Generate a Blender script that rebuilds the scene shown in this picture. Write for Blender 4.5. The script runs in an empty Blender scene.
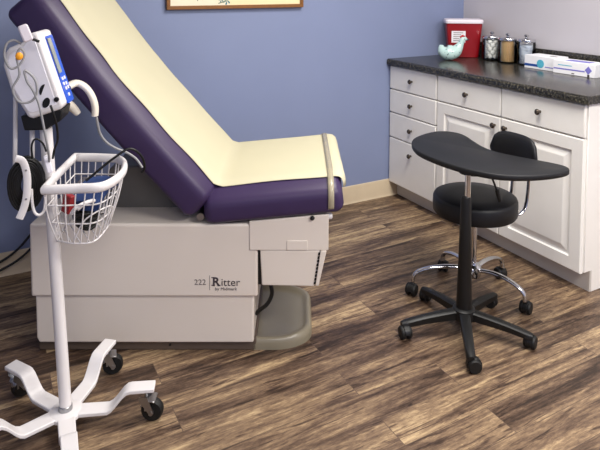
import bpy, bmesh, math, random
from math import pi, sin, cos, radians
from mathutils import Vector, Matrix

random.seed(7)
SC = bpy.context.scene
COL = SC.collection

# ------------------------------------------------------------------ materials
def lin(c):
    out = []
    for v in c[:3]:
        v = v / 255.0
        out.append(v / 12.92 if v <= 0.04045 else ((v + 0.055) / 1.055) ** 2.4)
    return (*out, 1.0)

def mat(name, rgb, rough=0.5, metal=0.0, var=0.06, vscale=12.0, bump=0.0, bscale=200.0, trans=0.0, coat=0.0, ior=1.45):
    m = bpy.data.materials.new(name)
    m.use_nodes = True
    nt = m.node_tree
    b = nt.nodes['Principled BSDF']
    b.inputs['Roughness'].default_value = rough
    b.inputs['Metallic'].default_value = metal
    b.inputs['Transmission Weight'].default_value = trans
    b.inputs['Coat Weight'].default_value = coat
    b.inputs['IOR'].default_value = ior
    c = lin(rgb)
    tc = nt.nodes.new('ShaderNodeTexCoord')
    if var > 0:
        n = nt.nodes.new('ShaderNodeTexNoise'); n.inputs['Scale'].default_value = vscale
        n.inputs['Detail'].default_value = 4
        r = nt.nodes.new('ShaderNodeValToRGB')
        r.color_ramp.elements[0].position = 0.3; r.color_ramp.elements[1].position = 0.7
        r.color_ramp.elements[0].color = tuple(v * (1 - var) for v in c[:3]) + (1,)
        r.color_ramp.elements[1].color = tuple(min(1, v * (1 + var)) for v in c[:3]) + (1,)
        nt.links.new(tc.outputs['Object'], n.inputs['Vector'])
        nt.links.new(n.outputs['Fac'], r.inputs['Fac'])
        nt.links.new(r.outputs['Color'], b.inputs['Base Color'])
    else:
        b.inputs['Base Color'].default_value = c
    if bump > 0:
        n2 = nt.nodes.new('ShaderNodeTexNoise'); n2.inputs['Scale'].default_value = bscale
        n2.inputs['Detail'].default_value = 3
        bp = nt.nodes.new('ShaderNodeBump'); bp.inputs['Strength'].default_value = bump
        bp.inputs['Distance'].default_value = 0.002
        nt.links.new(tc.outputs['Object'], n2.inputs['Vector'])
        nt.links.new(n2.outputs['Fac'], bp.inputs['Height'])
        nt.links.new(bp.outputs['Normal'], b.inputs['Normal'])
    return m

def mat_floor():
    m = bpy.data.materials.new('vinyl_plank'); m.use_nodes = True
    nt = m.node_tree; N = nt.nodes.new; L = nt.links.new
    b = nt.nodes['Principled BSDF']; b.inputs['Roughness'].default_value = 0.42
    b.inputs['Specular IOR Level'].default_value = 0.35
    tc = N('ShaderNodeTexCoord')
    br = N('ShaderNodeTexBrick'); br.offset = 0.37; br.squash = 1.0
    br.inputs['Color1'].default_value = (0, 0, 0, 1); br.inputs['Color2'].default_value = (1, 1, 1, 1)
    br.inputs['Mortar'].default_value = (0.5, 0.5, 0.5, 1)
    br.inputs['Scale'].default_value = 1.0; br.inputs['Mortar Size'].default_value = 0.0012
    br.inputs['Brick Width'].default_value = 0.92; br.inputs['Row Height'].default_value = 0.125
    L(tc.outputs['Object'], br.inputs['Vector'])
    sx = N('ShaderNodeSeparateXYZ'); L(tc.outputs['Object'], sx.inputs[0])
    def mth(op, a, bb):
        n = N('ShaderNodeMath'); n.operation = op
        for i, v in enumerate((a, bb)):
            if isinstance(v, (int, float)): n.inputs[i].default_value = v
            else: L(v, n.inputs[i])
        return n.outputs[0]
    rnd = br.outputs['Color']
    def streak(fx, fy, off, detail, rough, dist=0.0):
        cx = N('ShaderNodeCombineXYZ')
        L(mth('ADD', mth('MULTIPLY', sx.outputs[0], fx), mth('MULTIPLY', rnd, 37.0 + off)), cx.inputs[0])
        L(mth('MULTIPLY', sx.outputs[1], fy), cx.inputs[1])
        L(mth('MULTIPLY', rnd, 11.0 + off), cx.inputs[2])
        n = N('ShaderNodeTexNoise'); n.inputs['Scale'].default_value = 1.0
        n.inputs['Detail'].default_value = detail; n.inputs['Roughness'].default_value = rough
        n.inputs['Distortion'].default_value = dist
        L(cx.outputs[0], n.inputs['Vector']); return n.outputs['Fac']
    s1 = streak(1.5, 17.0, 0.0, 9, 0.74, 1.1)
    s2 = streak(40.0, 130.0, 5.0, 4, 0.7, 0.6)
    s3 = streak(1.1, 7.5, 9.0, 5, 0.6, 1.4)
    s4 = streak(5.0, 46.0, 3.0, 6, 0.7, 1.6)
    v = mth('ADD', mth('ADD', mth('MULTIPLY', s1, 0.56), mth('MULTIPLY', s2, 0.22)), mth('ADD', mth('MULTIPLY', s3, 0.52), mth('MULTIPLY', s4, 0.30)))
    v = mth('ADD', v, mth('MULTIPLY', mth('SUBTRACT', rnd, 0.5), 0.13))
    r = N('ShaderNodeValToRGB'); cr = r.color_ramp
    cr.elements[0].position = 0.66; cr.elements[0].color = lin((46, 34, 27))
    cr.elements[1].position = 0.97; cr.elements[1].color = lin((190, 165, 128))
    for p, c in ((0.73, (74, 57, 46)), (0.80, (104, 84, 68)), (0.87, (138, 115, 90))):
        e = cr.elements.new(p); e.color = lin(c)
    gouge = N('ShaderNodeMapRange'); gouge.inputs['From Min'].default_value = 0.34; gouge.inputs['From Max'].default_value = 0.42
    gouge.inputs['To Min'].default_value = 0.86; gouge.inputs['To Max'].default_value = 1.0
    L(streak(4.5, 55.0, 21.0, 3, 0.6, 0.8), gouge.inputs['Value'])
    v = mth('MULTIPLY', v, gouge.outputs['Result'])
    L(v, r.inputs['Fac'])
    mx = N('ShaderNodeMix'); mx.data_type = 'RGBA'
    L(br.outputs['Fac'], mx.inputs['Factor']); L(r.outputs['Color'], mx.inputs['A'])
    mx.inputs['B'].default_value = lin((84, 68, 58))
    L(mx.outputs['Result'], b.inputs['Base Color'])
    bp = N('ShaderNodeBump'); bp.inputs['Strength'].default_value = 0.15; bp.inputs['Distance'].default_value = 0.002
    L(s2, bp.inputs['Height']); L(bp.outputs['Normal'], b.inputs['Normal'])
    return m

def mat_counter():
    m = bpy.data.materials.new('speckled_laminate'); m.use_nodes = True
    nt = m.node_tree; N = nt.nodes.new; L = nt.links.new
    b = nt.nodes['Principled BSDF']; b.inputs['Roughness'].default_value = 0.22
    tc = N('ShaderNodeTexCoord')
    n = N('ShaderNodeTexNoise'); n.inputs['Scale'].default_value = 95; n.inputs['Detail'].default_value = 6
    n.inputs['Roughness'].default_value = 0.75
    L(tc.outputs['Object'], n.inputs['Vector'])
    r = N('ShaderNodeValToRGB'); cr = r.color_ramp
    cr.elements[0].position = 0.44; cr.elements[0].color = lin((22, 21, 20))
    cr.elements[1].position = 0.72; cr.elements[1].color = lin((138, 128, 106))
    e = cr.elements.new(0.53); e.color = lin((52, 50, 46))
    e = cr.elements.new(0.60); e.color = lin((84, 80, 70))
    L(n.outputs['Fac'], r.inputs['Fac']); L(r.outputs['Color'], b.inputs['Base Color'])
    return m

def mat_emit(name, rgb, strength):
    m = bpy.data.materials.new(name); m.use_nodes = True
    b = m.node_tree.nodes['Principled BSDF']
    b.inputs['Base Color'].default_value = lin(rgb)
    b.inputs['Emission Color'].default_value = lin(rgb); b.inputs['Emission Strength'].default_value = strength
    return m

M = dict(
    floor=mat_floor(), counter=mat_counter(),
    blue=mat('blue_paint', (130, 141, 174), 0.55, var=0.02, vscale=3, bump=0.08, bscale=350),
    grey=mat('grey_paint', (190, 186, 192), 0.6, var=0.02, vscale=3, bump=0.08, bscale=350),
    ceil=mat('ceiling_paint', (232, 230, 225), 0.8, var=0.02),
    basebd=mat('beige_vinyl_base', (206, 188, 160), 0.45, var=0.03),
    cab=mat('cream_thermofoil', (244, 241, 236), 0.35, var=0.015),
    kick=mat('kick_board', (206, 200, 194), 0.5, var=0.02),
    knob=mat('dark_bronze', (104, 94, 84), 0.25, metal=0.9, var=0.05),
    vinyl=mat('purple_vinyl', (54, 39, 75), 0.42, var=0.04, vscale=5, bump=0.12, bscale=420),
    paper=mat('cream_table_paper', (196, 190, 162), 0.75, var=0.015, vscale=4, bump=0.35, bscale=26),
    shell=mat('beige_plastic', (222, 212, 202), 0.42, var=0.012, vscale=3),
    shellgrey=mat('greige_plastic', (132, 124, 106), 0.35, var=0.02, coat=0.4),
    under=mat('dark_grey_steel', (104, 100, 94), 0.5, var=0.03),
    plinth=mat('plinth_brown', (90, 77, 68), 0.5, var=0.02),
    band=mat('clear_strap_film', (214, 204, 178), 0.2, var=0.02, trans=0.55),
    black=mat('black_plastic', (9, 9, 10), 0.45, var=0.04),
    blackseat=mat('black_upholstery', (11, 12, 18), 0.5, var=0.04, bump=0.08, bscale=500),
    traytop=mat('charcoal_laminate', (22, 23, 27), 0.55, var=0.06, vscale=60, bump=0.05, bscale=600),
    rubber=mat('black_rubber', (11, 11, 12), 0.6, var=0.04),
    chrome=mat('chrome', (205, 205, 208), 0.12, metal=1.0, var=0.0),
    steel=mat('satin_steel', (170, 170, 172), 0.3, metal=1.0, var=0.0),
    white=mat('white_powder_coat', (226, 222, 222), 0.35, var=0.012),
    whitegrey=mat('lavender_white_plastic', (240, 238, 246), 0.4, var=0.012),
    cream=mat('ivory_plastic', (226, 218, 204), 0.38, var=0.015),
    bluepanel=mat('blue_keypad', (24, 84, 204), 0.3, var=0.03),
    navypanel=mat('navy_keypad_edge', (20, 40, 104), 0.3, var=0.03),
    lcd=mat('grey_lcd', (150, 156, 150), 0.15, var=0.03),
    greycable=mat('grey_cable', (150, 150, 152), 0.45, var=0.03),
    orange=mat('orange_plastic', (248, 166, 40), 0.4, var=0.03),
    navy=mat('navy_cuff_cloth', (40, 62, 112), 0.8, var=0.08, bump=0.3, bscale=300),
    red=mat('red_plastic', (140, 14, 24), 0.3, var=0.03),
    redsmall=mat('dark_red_plastic', (150, 36, 42), 0.4, var=0.03),
    lidwhite=mat('pale_lid_plastic', (226, 218, 226), 0.4, var=0.02),
    print_grey=mat('grey_print', (112, 104, 104), 0.6, var=0.0),
    print_dark=mat('dark_print', (62, 54, 60), 0.6, var=0.0),
    labelwhite=mat('white_label', (235, 232, 236), 0.5, var=0.01),
    cotton=mat('cotton', (240, 238, 234), 0.95, var=0.02, bump=0.5, bscale=300),
    wood=mat('pale_birch', (216, 178, 124), 0.6, var=0.1, vscale=30),
    packet=mat('white_blue_packet', (214, 220, 232), 0.5, var=0.05),
    packetb=mat('blue_packet', (150, 176, 214), 0.5, var=0.05),
    card=mat('white_card', (236, 236, 240), 0.5, var=0.01),
    cardblue=mat('blue_print', (30, 74, 150), 0.5, var=0.02),
    cardteal=mat('teal_print', (88, 178, 204), 0.5, var=0.1, vscale=60),
    cardpurple=mat('violet_print', (122, 118, 196), 0.5, var=0.05),
    ceramic=mat('pale_mint_glaze', (196, 222, 218), 0.18, var=0.06, vscale=30, coat=0.5),
    ceramicdark=mat('dark_glaze_marks', (62, 72, 82), 0.2, var=0.05),
    comb=mat('red_glaze', (176, 40, 44), 0.2, var=0.05),
    framewood=mat('oak_frame', (128, 84, 40), 0.4, var=0.12, vscale=40),
    art=mat('cream_art_paper', (236, 228, 204), 0.7, var=0.03, vscale=8),
    artwarm=mat('warm_art_paper', (236, 222, 178), 0.7, var=0.03, vscale=8),
    artteal=mat('teal_ink', (60, 116, 128), 0.7, var=0.15, vscale=40),
    artgreen=mat('grey_green_ink', (132, 142, 116), 0.7, var=0.15, vscale=40),
)
def mat_glass():
    m = bpy.data.materials.new('clear_glass'); m.use_nodes = True
    nt = m.node_tree; nt.nodes.remove(nt.nodes['Principled BSDF'])
    o = nt.nodes['Material Output']
    t = nt.nodes.new('ShaderNodeBsdfTransparent'); t.inputs[0].default_value = (0.99, 1.0, 1.0, 1)
    g = nt.nodes.new('ShaderNodeBsdfGlossy'); g.inputs['Roughness'].default_value = 0.03
    fr = nt.nodes.new('ShaderNodeFresnel'); fr.inputs['IOR'].default_value = 1.4
    mx = nt.nodes.new('ShaderNodeMixShader')
    nt.links.new(fr.outputs[0], mx.inputs[0]); nt.links.new(t.outputs[0], mx.inputs[1]); nt.links.new(g.outputs[0], mx.inputs[2])
    nt.links.new(mx.outputs[0], o.inputs[0])
    return m
M['glass'] = mat_glass()
def mat_glaze():
    m = mat('spotted_mint_glaze', (190, 218, 214), 0.18, var=0.0, coat=0.5)
    nt = m.node_tree; b = nt.nodes['Principled BSDF']; tc = nt.nodes.new('ShaderNodeTexCoord')
    v = nt.nodes.new('ShaderNodeTexVoronoi'); v.inputs['Scale'].default_value = 48
    r = nt.nodes.new('ShaderNodeValToRGB'); r.color_ramp.elements[0].position = 0.14; r.color_ramp.elements[0].color = lin((104, 124, 132))
    r.color_ramp.elements[1].position = 0.24; r.color_ramp.elements[1].color = lin((192, 220, 216))
    nt.links.new(tc.outputs['Object'], v.inputs['Vector']); nt.links.new(v.outputs['Distance'], r.inputs['Fac']); nt.links.new(r.outputs['Color'], b.inputs['Base Color'])
    return m
M['ceramic'] = mat_glaze()

# ------------------------------------------------------------------ mesh helpers
def BM(): return bmesh.new()

def obj(name, bm, m, parent=None, loc=(0, 0, 0), rot=(0, 0, 0), bevel=0.0, seg=2, smooth=True, angle=35, subsurf=0):
    bmesh.ops.recalc_face_normals(bm, faces=bm.faces)
    me = bpy.data.meshes.new(name); bm.to_mesh(me); bm.free()
    ms = m if isinstance(m, (list, tuple)) else [m]
    for x in ms: me.materials.append(x)
    if smooth:
        for p in me.polygons: p.use_smooth = True
        me.set_sharp_from_angle(angle=radians(angle))
    o = bpy.data.objects.new(name, me); COL.objects.link(o)
    o.location = loc; o.rotation_euler = rot
    if parent: o.parent = parent
    if bevel > 0:
        b = o.modifiers.new('bevel', 'BEVEL'); b.width = bevel; b.segments = seg
        b.limit_method = 'ANGLE'; b.angle_limit = radians(40)
    if subsurf:
        s = o.modifiers.new('sub', 'SUBSURF'); s.levels = subsurf; s.render_levels = subsurf
    return o

def tag(o, label, cat, group=None):
    o['label'] = label; o['category'] = cat
    if group: o['group'] = group
    return o

def thing(name, label, cat, loc=(0, 0, 0), rotz=0.0, group=None):
    o = bpy.data.objects.new(name, None); COL.objects.link(o)
    o.location = loc; o.rotation_euler = (0, 0, rotz); o.empty_display_size = 0.05
    return tag(o, label, cat, group)

def struct(name, bm, m, **k):
    o = obj(name, bm, m, **k); o['kind'] = 'structure'; return o

def box(bm, x0, x1, y0, y1, z0, z1, mi=0):
    v = [bm.verts.new(p) for p in ((x0, y0, z0), (x1, y0, z0), (x1, y1, z0), (x0, y1, z0),
                                   (x0, y0, z1), (x1, y0, z1), (x1, y1, z1), (x0, y1, z1))]
    for f in ((3, 2, 1, 0), (4, 5, 6, 7), (0, 1, 5, 4), (1, 2, 6, 5), (2, 3, 7, 6), (3, 0, 4, 7)):
        bm.faces.new([v[i] for i in f]).material_index = mi
    return v

def prism(bm, pts, fn, a, b, mi=0):
    """extrude 2D outline pts between depth a and b; fn(u, v, d) -> 3D"""
    A = [bm.verts.new(fn(u, v, a)) for u, v in pts]; B = [bm.verts.new(fn(u, v, b)) for u, v in pts]
    n = len(pts)
    fs = [bm.faces.new(A[::-1]), bm.faces.new(B)]
    for i in range(n): fs.append(bm.faces.new((A[i], A[(i + 1) % n], B[(i + 1) % n], B[i])))
    for f in fs: f.material_index = mi
XZ = lambda u, v, d: (u, d, v)
XY = lambda u, v, d: (u, v, d)

def loft(bm, rings, closed_ring=True, cap=True):
    V = [[bm.verts.new(p) for p in r] for r in rings]
    n = len(V[0])
    for a, b in zip(V, V[1:]):
        for i in range(n if closed_ring else n - 1):
            j = (i + 1) % n
            bm.faces.new((a[i], a[j], b[j], b[i]))
    if cap and closed_ring:
        bm.faces.new(V[0][::-1]); bm.faces.new(V[-1])
    return V

def catmull(pts, per=6, closed=False):
    P = [Vector(p) for p in pts]; n = len(P); out = []
    m = n if closed else n - 1
    for i in range(m):
        if closed: p0, p1, p2, p3 = P[(i - 1) % n], P[i], P[(i + 1) % n], P[(i + 2) % n]
        else: p0, p1, p2, p3 = P[max(i - 1, 0)], P[i], P[i + 1], P[min(i + 2, n - 1)]
        for k in range(per):
            t = k / per
            out.append(0.5 * ((2 * p1) + (-p0 + p2) * t + (2 * p0 - 5 * p1 + 4 * p2 - p3) * t * t + (-p0 + 3 * p1 - 3 * p2 + p3) * t ** 3))
    if not closed: out.append(P[-1])
    return out

def tube(bm, pts, r, seg=8, closed=False, up=None, sx=1.0, sy=1.0):
    P = [Vector(p) for p in pts]; n = len(P)
    rs = r if isinstance(r, (list, tuple)) else [r] * n
    T = []
    for i in range(n):
        if closed: t = P[(i + 1) % n] - P[(i - 1) % n]
        else: t = P[min(i + 1, n - 1)] - P[max(i - 1, 0)]
        T.append(t.normalized())
    ref = Vector(up) if up else (Vector((0, 0, 1)) if abs(T[0].z) < 0.9 else Vector((1, 0, 0)))
    nrm = (ref - T[0] * ref.dot(T[0])).normalized()
    rings = []
    for i in range(n):
        if up:
            nn = ref - T[i] * ref.dot(T[i]); nrm = nn.normalized() if nn.length > 1e-6 else nrm
        else:
            nn = nrm - T[i] * nrm.dot(T[i]); nrm = nn.normalized() if nn.length > 1e-6 else nrm
        b = T[i].cross(nrm)
        rings.append([P[i] + nrm * (rs[i] * sy * sin(2 * pi * k / seg)) + b * (rs[i] * sx * cos(2 * pi * k / seg)) for k in range(seg)])
    if closed: rings.append(rings[0]); 
    if closed:
        V = [[bm.verts.new(p) for p in rr] for rr in rings[:-1]]
        for i in range(n):
            a, b2 = V[i], V[(i + 1) % n]
            for k in range(seg):
                bm.faces.new((a[k], a[(k + 1) % seg], b2[(k + 1) % seg], b2[k]))
    else: loft(bm, rings)

def lathe(bm, prof, c=(0, 0, 0), seg=28, ax=None, capt=True):
    """prof: (r, z) list; ax: Matrix 3x3 orientation"""
    c = Vector(c); rings = []
    for r, z in prof:
        ring = []
        for k in range(seg):
            p = Vector((max(r, 1e-4) * cos(2 * pi * k / seg), max(r, 1e-4) * sin(2 * pi * k / seg), z))
            if ax: p = ax @ p
            ring.append(c + p)
        rings.append(ring)
    loft(bm, rings, cap=capt)

def sphere(bm, c, r, sx=1, sy=1, sz=1, u=12, v=8, rot=None):
    mtx = Matrix.Translation(c) @ (rot.to_4x4() if rot else Matrix.Identity(4)) @ Matrix.Diagonal((r * sx, r * sy, r * sz, 1))
    bmesh.ops.create_uvsphere(bm, u_segments=u, v_segments=v, radius=1.0, matrix=mtx)

def rrect(x0, x1, y0, y1, r, n=5):
    pts = []
    for cx, cy, a0 in ((x1 - r, y1 - r, 0), (x0 + r, y1 - r, 90), (x0 + r, y0 + r, 180), (x1 - r, y0 + r, 270)):
        for k in range(n + 1):
            a = radians(a0 + 90 * k / n); pts.append((cx + r * cos(a), cy + r * sin(a)))
    return pts

def copy_tree(o, parent=None, **props):
    c = o.copy(); COL.objects.link(c)
    if parent: c.parent = parent
    for k, v in props.items(): c[k] = v
    for ch in list(o.children): copy_tree(ch, c)
    return c

RX90 = Matrix.Rotation(radians(90), 3, 'X'); RY90 = Matrix.Rotation(radians(90), 3, 'Y')

# ------------------------------------------------------------------ room
XL, XR, YF, HC = -3.7, 0.622, -5.0, 2.55
bm = BM(); box(bm, XL, XR, YF, 0, -0.05, 0); struct('floor', bm, M['floor'], smooth=False)
bm = BM(); box(bm, XL, XR, YF, 0, HC, HC + 0.05); struct('ceiling', bm, M['ceil'], smooth=False)
bm = BM(); box(bm, XL - 0.1, XR + 0.1, 0, 0.1, -0.05, HC + 0.05); struct('wall_back', bm, M['blue'], smooth=False)
bm = BM(); box(bm, XR, XR + 0.1, YF, 0, -0.05, HC + 0.05); struct('wall_right', bm, M['grey'], smooth=False)
bm = BM(); box(bm, XL - 0.1, XL, YF, 0, -0.05, HC + 0.05); struct('wall_left', bm, M['blue'], smooth=False)
bm = BM(); box(bm, XL - 0.1, XR + 0.1, YF - 0.1, YF, -0.05, HC + 0.05); struct('wall_front', bm, M['blue'], smooth=False)
def baseboard(name, fn, a, b):
    bm = BM()
    prof = [(0, 0), (-0.02, 0), (-0.0165, 0.005), (-0.011, 0.014), (-0.010, 0.10), (-0.007, 0.108), (0, 0.110)]
    prism(bm, prof, fn, a, b); struct(name, bm, M['basebd'])
baseboard('baseboard_back', lambda u, v, d: (d, u, v), XL, 0.052)
baseboard('baseboard_right', lambda u, v, d: (XR + u, d, v), YF, -1.445)
baseboard('baseboard_left', lambda u, v, d: (XL - u, d, v), YF, -0.02)

# ------------------------------------------------------------------ cabinets
def knob(parent, y, z):
    bm = BM()
    lathe(bm, [(0.0, -0.028), (0.009, -0.027), (0.0145, -0.022), (0.015, -0.018), (0.011, -0.013), (0.006, -0.010), (0.006, 0.0), (0.011, 0.002)],
          (-0.0205, y, z), 16, ax=RY90)
    # RY90 sends +z to +x, so negative z points into the room
    return obj('knob', bm, M['knob'], parent)

def drawer(parent, y0, y1, z0, z1, kz=None):
    bm = BM(); box(bm, -0.020, -0.001, y0, y1, z0, z1)
    o = obj('drawer', bm, M['cab'], parent, bevel=0.005, seg=2)
    knob(o, (y0 + y1) / 2, kz if kz else (z0 + z1) / 2)
    return o

def door(parent, y0, y1, z0, z1, ky):
    """raised-panel door: rings of rectangles at stepped depth"""
    bm = BM()
    steps = [(0, -0.001), (0, -0.016), (0.004, -0.020), (0.060, -0.020), (0.066, -0.0115), (0.074, -0.0105), (0.100, -0.0185), (0.104, -0.019)]
    rings = []
    for ins, x in steps:
        rings.append([(x, y0 + ins, z0 + ins), (x, y1 - ins, z0 + ins), (x, y1 - ins, z1 - ins), (x, y0 + ins, z1 - ins)])
    loft(bm, rings)
    o = obj('door', bm, M['cab'], parent, smooth=False)
    knob(o, ky, z1 - 0.045)
    return o

def cabinet_body(parent, y0, y1, x1=0.60):
    bm = BM()
    prism(bm, [(0.0, 0.10), (0.0, 0.8755), (x1, 0.8755), (x1, 0.0), (0.052, 0.0), (0.052, 0.10)], lambda u, v, d: (u, d, v), y0, y1)
    obj('carcass', bm, M['cab'], parent, bevel=0.0015, seg=1)
    bm = BM(); box(bm, 0.046, 0.0519, y0 + 0.004, y1 - 0.004, 0.0, 0.098)
    obj('kick_board', bm, M['kick'], parent)

dc = thing('drawer_cabinet', 'narrow white base cabinet of four stacked drawers in the corner by the blue wall', 'cabinet', (0, 0, 0))
cabinet_body(dc, -0.459, -0.004)
for z0, z1, kz in ((0.718, 0.868, None), (0.565, 0.712, None), (0.401, 0.559, None), (0.096, 0.395, 0.322)):
    drawer(dc, -0.456, -0.008, z0, z1, kz)
wc = thing('door_cabinet', 'wide white base cabinet with two drawers above two raised-panel doors behind the stool', 'cabinet', (0, 0, 0))
cabinet_body(wc, -1.438, -0.4605)
drawer(wc, -0.947, -0.466, 0.718, 0.868); drawer(wc, -1.431, -0.953, 0.718, 0.868)
door(wc, -0.947, -0.466, 0.096, 0.712, -0.947 + 0.035)
door(wc, -1.431, -0.953, 0.096, 0.712, -0.953 - 0.035)

ct = thing('countertop', 'dark speckled worktop lying over both white base cabinets', 'countertop', (0, 0, 0.876))
bm = BM()
prof = [(-0.040, 0.0), (0.610, 0.0), (0.610, 0.038), (-0.030, 0.038)]
for k in range(1, 6):
    a = radians(90 + 18 * k); prof.append((-0.030 + 0.015 * cos(a), 0.023 + 0.015 * sin(a)))
prof.append((-0.045, 0.006))
prism(bm, prof, lambda u, v, d: (u, d, v), -1.462, -0.003)
obj('worktop', bm, M['counter'], ct, bevel=0.002, seg=2)
bm = BM(); box(bm, 0.600, 0.6195, -1.462, -0.003, 0.0385, 0.136)
obj('backsplash', bm, M['counter'], ct, bevel=0.004)
ZC = 0.9145

# ------------------------------------------------------------------ things on the worktop
# sharps container
sh = thing('sharps_container', 'red plastic sharps bin with pale lid and white label in the worktop corner', 'bin', (0.468, -0.158, ZC), radians(-36))
bm = BM()
rings = []
for z, hx, hy in ((0, 0.092, 0.056), (0.004, 0.096, 0.060), (0.215, 0.116, 0.070), (0.230, 0.116, 0.070)):
    rings.append([(x, y, z) for x, y in rrect(-hx, hx, -hy, hy, 0.018, 4)])
loft(bm, rings); obj('body', bm, M['red'], sh)
bm = BM()
rings = []
for z, hx, hy in ((0.228, 0.122, 0.076), (0.243, 0.124, 0.078), (0.252, 0.120, 0.074), (0.255, 0.108, 0.062)):
    rings.append([(x, y, z) for x, y in rrect(-hx, hx, -hy, hy, 0.020, 4)])
loft(bm, rings); obj('lid', bm, M['lidwhite'], sh)
def front_y(z): return -(0.060 + (0.070 - 0.060) * (z - 0.004) / 0.211) - 0.0012
bm = BM()
prism(bm, [(-0.082, 0.100), (0.008, 0.100), (0.008, 0.178), (-0.082, 0.178)], lambda u, v, d: (u, front_y(v) + d, v), 0.0014, 0.0)
lb = obj('warning_label', bm, M['labelwhite'], sh, smooth=False)
bm = BM()
for i in range(5):
    w = (0.062, 0.05, 0.06, 0.04, 0.055)[i]; z = 0.166 - i * 0.013
    prism(bm, [(-0.070, z - 0.002), (-0.070 + w, z - 0.002), (-0.070 + w, z + 0.002), (-0.070, z + 0.002)], lambda u, v, d: (u, front_y(v) - 0.0006 + d, v), 0.0004, 0)
obj('printed_line', bm, M['print_grey'], lb, smooth=False)

# ceramic bird
rb = thing('ceramic_rooster', 'pale mint glazed pottery rooster in front of the red sharps bin', 'figurine', (0.275, -0.255, ZC), radians(-35)); rb.scale = (1.14,) * 3
bm = BM()
path = [(-0.052, 0, 0.085, 0.010), (-0.052, 0, 0.070, 0.020), (-0.042, 0, 0.052, 0.034), (-0.022, 0, 0.043, 0.042), (0.004, 0, 0.044, 0.042),
        (0.028, 0, 0.055, 0.036), (0.045, 0, 0.077, 0.024), (0.056, 0, 0.100, 0.017), (0.066, 0, 0.117, 0.016), (0.078, 0, 0.120, 0.012), (0.088, 0, 0.116, 0.004)]
pp = catmull([p[:3] for p in path], 4); rr = [x[0] for x in catmull([(p[3], 0, 0) for p in path], 4)]
tube(bm, pp, [max(r, 0.002) for r in rr], 16, up=(0, 1, 0))
for v in bm.verts: v.co.z = max(v.co.z, 0.0)
obj('body', bm, M['ceramic'], rb)
bm = BM()
for i, (x, z, r) in enumerate(((0.055, 0.131, 0.007), (0.063, 0.136, 0.008), (0.071, 0.134, 0.006))): sphere(bm, (x, 0, z), r, 1, 0.6, 1)
obj('comb', bm, M['comb'], rb)
bm = BM(); lathe(bm, [(0.006, 0), (0.004, 0.008), (0.0006, 0.015)], (0.086, 0, 0.116), 10, ax=RY90); obj('beak', bm, M['ceramicdark'], rb)
bm = BM()
for x, z, y, r in ((0.072, 0.121, 0.0135, 0.003),): 
    for s in (-1, 1):
        sphere(bm, (x, s * y, z), r); obj('eye', bm, M['ceramicdark'], rb); bm = BM()
bm.free()
# jars
def jar(name, label, x, y, r, h):
    t = thing(name, label, 'jar', (x, y, ZC))
    bm = BM()
    lathe(bm, [(0, 0), (r * 0.92, 0), (r, 0.006), (r, h - 0.012), (r * 0.96, h-0.002), (r * 0.92, h-0.002), (r * 0.955, h - 0.014), (r * 0.955, 0.008), (0, 0.007)], seg=28, capt=False)
    obj('glass_body', bm, M['glass'], t)
    bm = BM()
    lathe(bm, [(0, h - 0.001), (r * 1.0, h - 0.001), (r * 1.02, h + 0.006), (r * 0.96, h + 0.014), (r * 0.5, h + 0.019), (0.006, h + 0.021), (0.006, h + 0.026),
               (0.013, h + 0.031), (0.014, h + 0.037), (0.008, h + 0.043), (0, h + 0.044)], seg=28)
    obj('lid', bm, M['chrome'], t)
    return t
j1 = (0.520, -0.366); j2 = (0.510, -0.505); j3 = (0.540, -0.622)
jar('glass_jar', 'glass jar of white cotton balls beside the red sharps bin', *j1, 0.060, 0.140)
jar('glass_jar', 'glass jar full of wooden tongue sticks between two other jars', *j2, 0.058, 0.140)
jar('glass_jar', 'glass jar of white packets next to the blue-banded box', *j3, 0.054, 0.140)
# cotton balls: layers inside the first jar
bm = BM(); sphere(bm, (0, 0, 0), 0.0168, u=12, v=8)
for v in bm.verts: v.co *= 1 + random.uniform(-0.05, 0.04)
cb = tag(obj('cotton_ball', bm, M['cotton'], loc=(j1[0], j1[1], ZC + 0.0265)), 'white cotton ball inside the glass jar beside the red sharps bin', 'cotton ball', 'cotton balls in the jar')
lay = 0; first = True
for k in range(5):
    z = ZC + 0.0265 + k * 0.0232
    spots = [(0, 0)] + [(0.0385 * cos(a), 0.0385 * sin(a)) for a in [2 * pi * (i + 0.5 * (k % 2)) / 7 for i in range(7)]]
    for sx_, sy_ in spots:
        if first: first = False; continue
        c = cb.copy(); COL.objects.link(c); c.location = (j1[0] + sx_, j1[1] + sy_, z); c.rotation_euler = (random.random() * 3, random.random() * 3, 0)
# tongue sticks
bm = BM(); prism(bm, rrect(-0.0075, 0.0075, 0, 0.130, 0.0070, 4), XZ, -0.0009, 0.0009)
st = tag(obj('tongue_stick', bm, M['wood'], loc=(j2[0], j2[1] - 0.036, ZC + 0.0085)), 'pale wooden tongue stick standing in the middle glass jar', 'tongue stick', 'tongue sticks in the jar')
first = True
for row in range(15):
    yy = -0.042 + row * 0.006
    half = math.sqrt(max(0, 0.0535 ** 2 - yy ** 2)) - 0.008
    n = max(1, int((2 * half) // 0.0165) + 1)
    for i in range(n):
        xx = 0 if n == 1 else (-(n - 1) / 2 + i) * 0.0165
        if first: first = False; st.location = (j2[0] + yy, j2[1] + xx, ZC + 0.0085); st.rotation_euler = (0, 0, radians(90)); continue
        c = st.copy(); COL.objects.link(c); c.location = (j2[0] + yy, j2[1] + xx, ZC + 0.0085); c.rotation_euler = (0, 0, radians(90))
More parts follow.
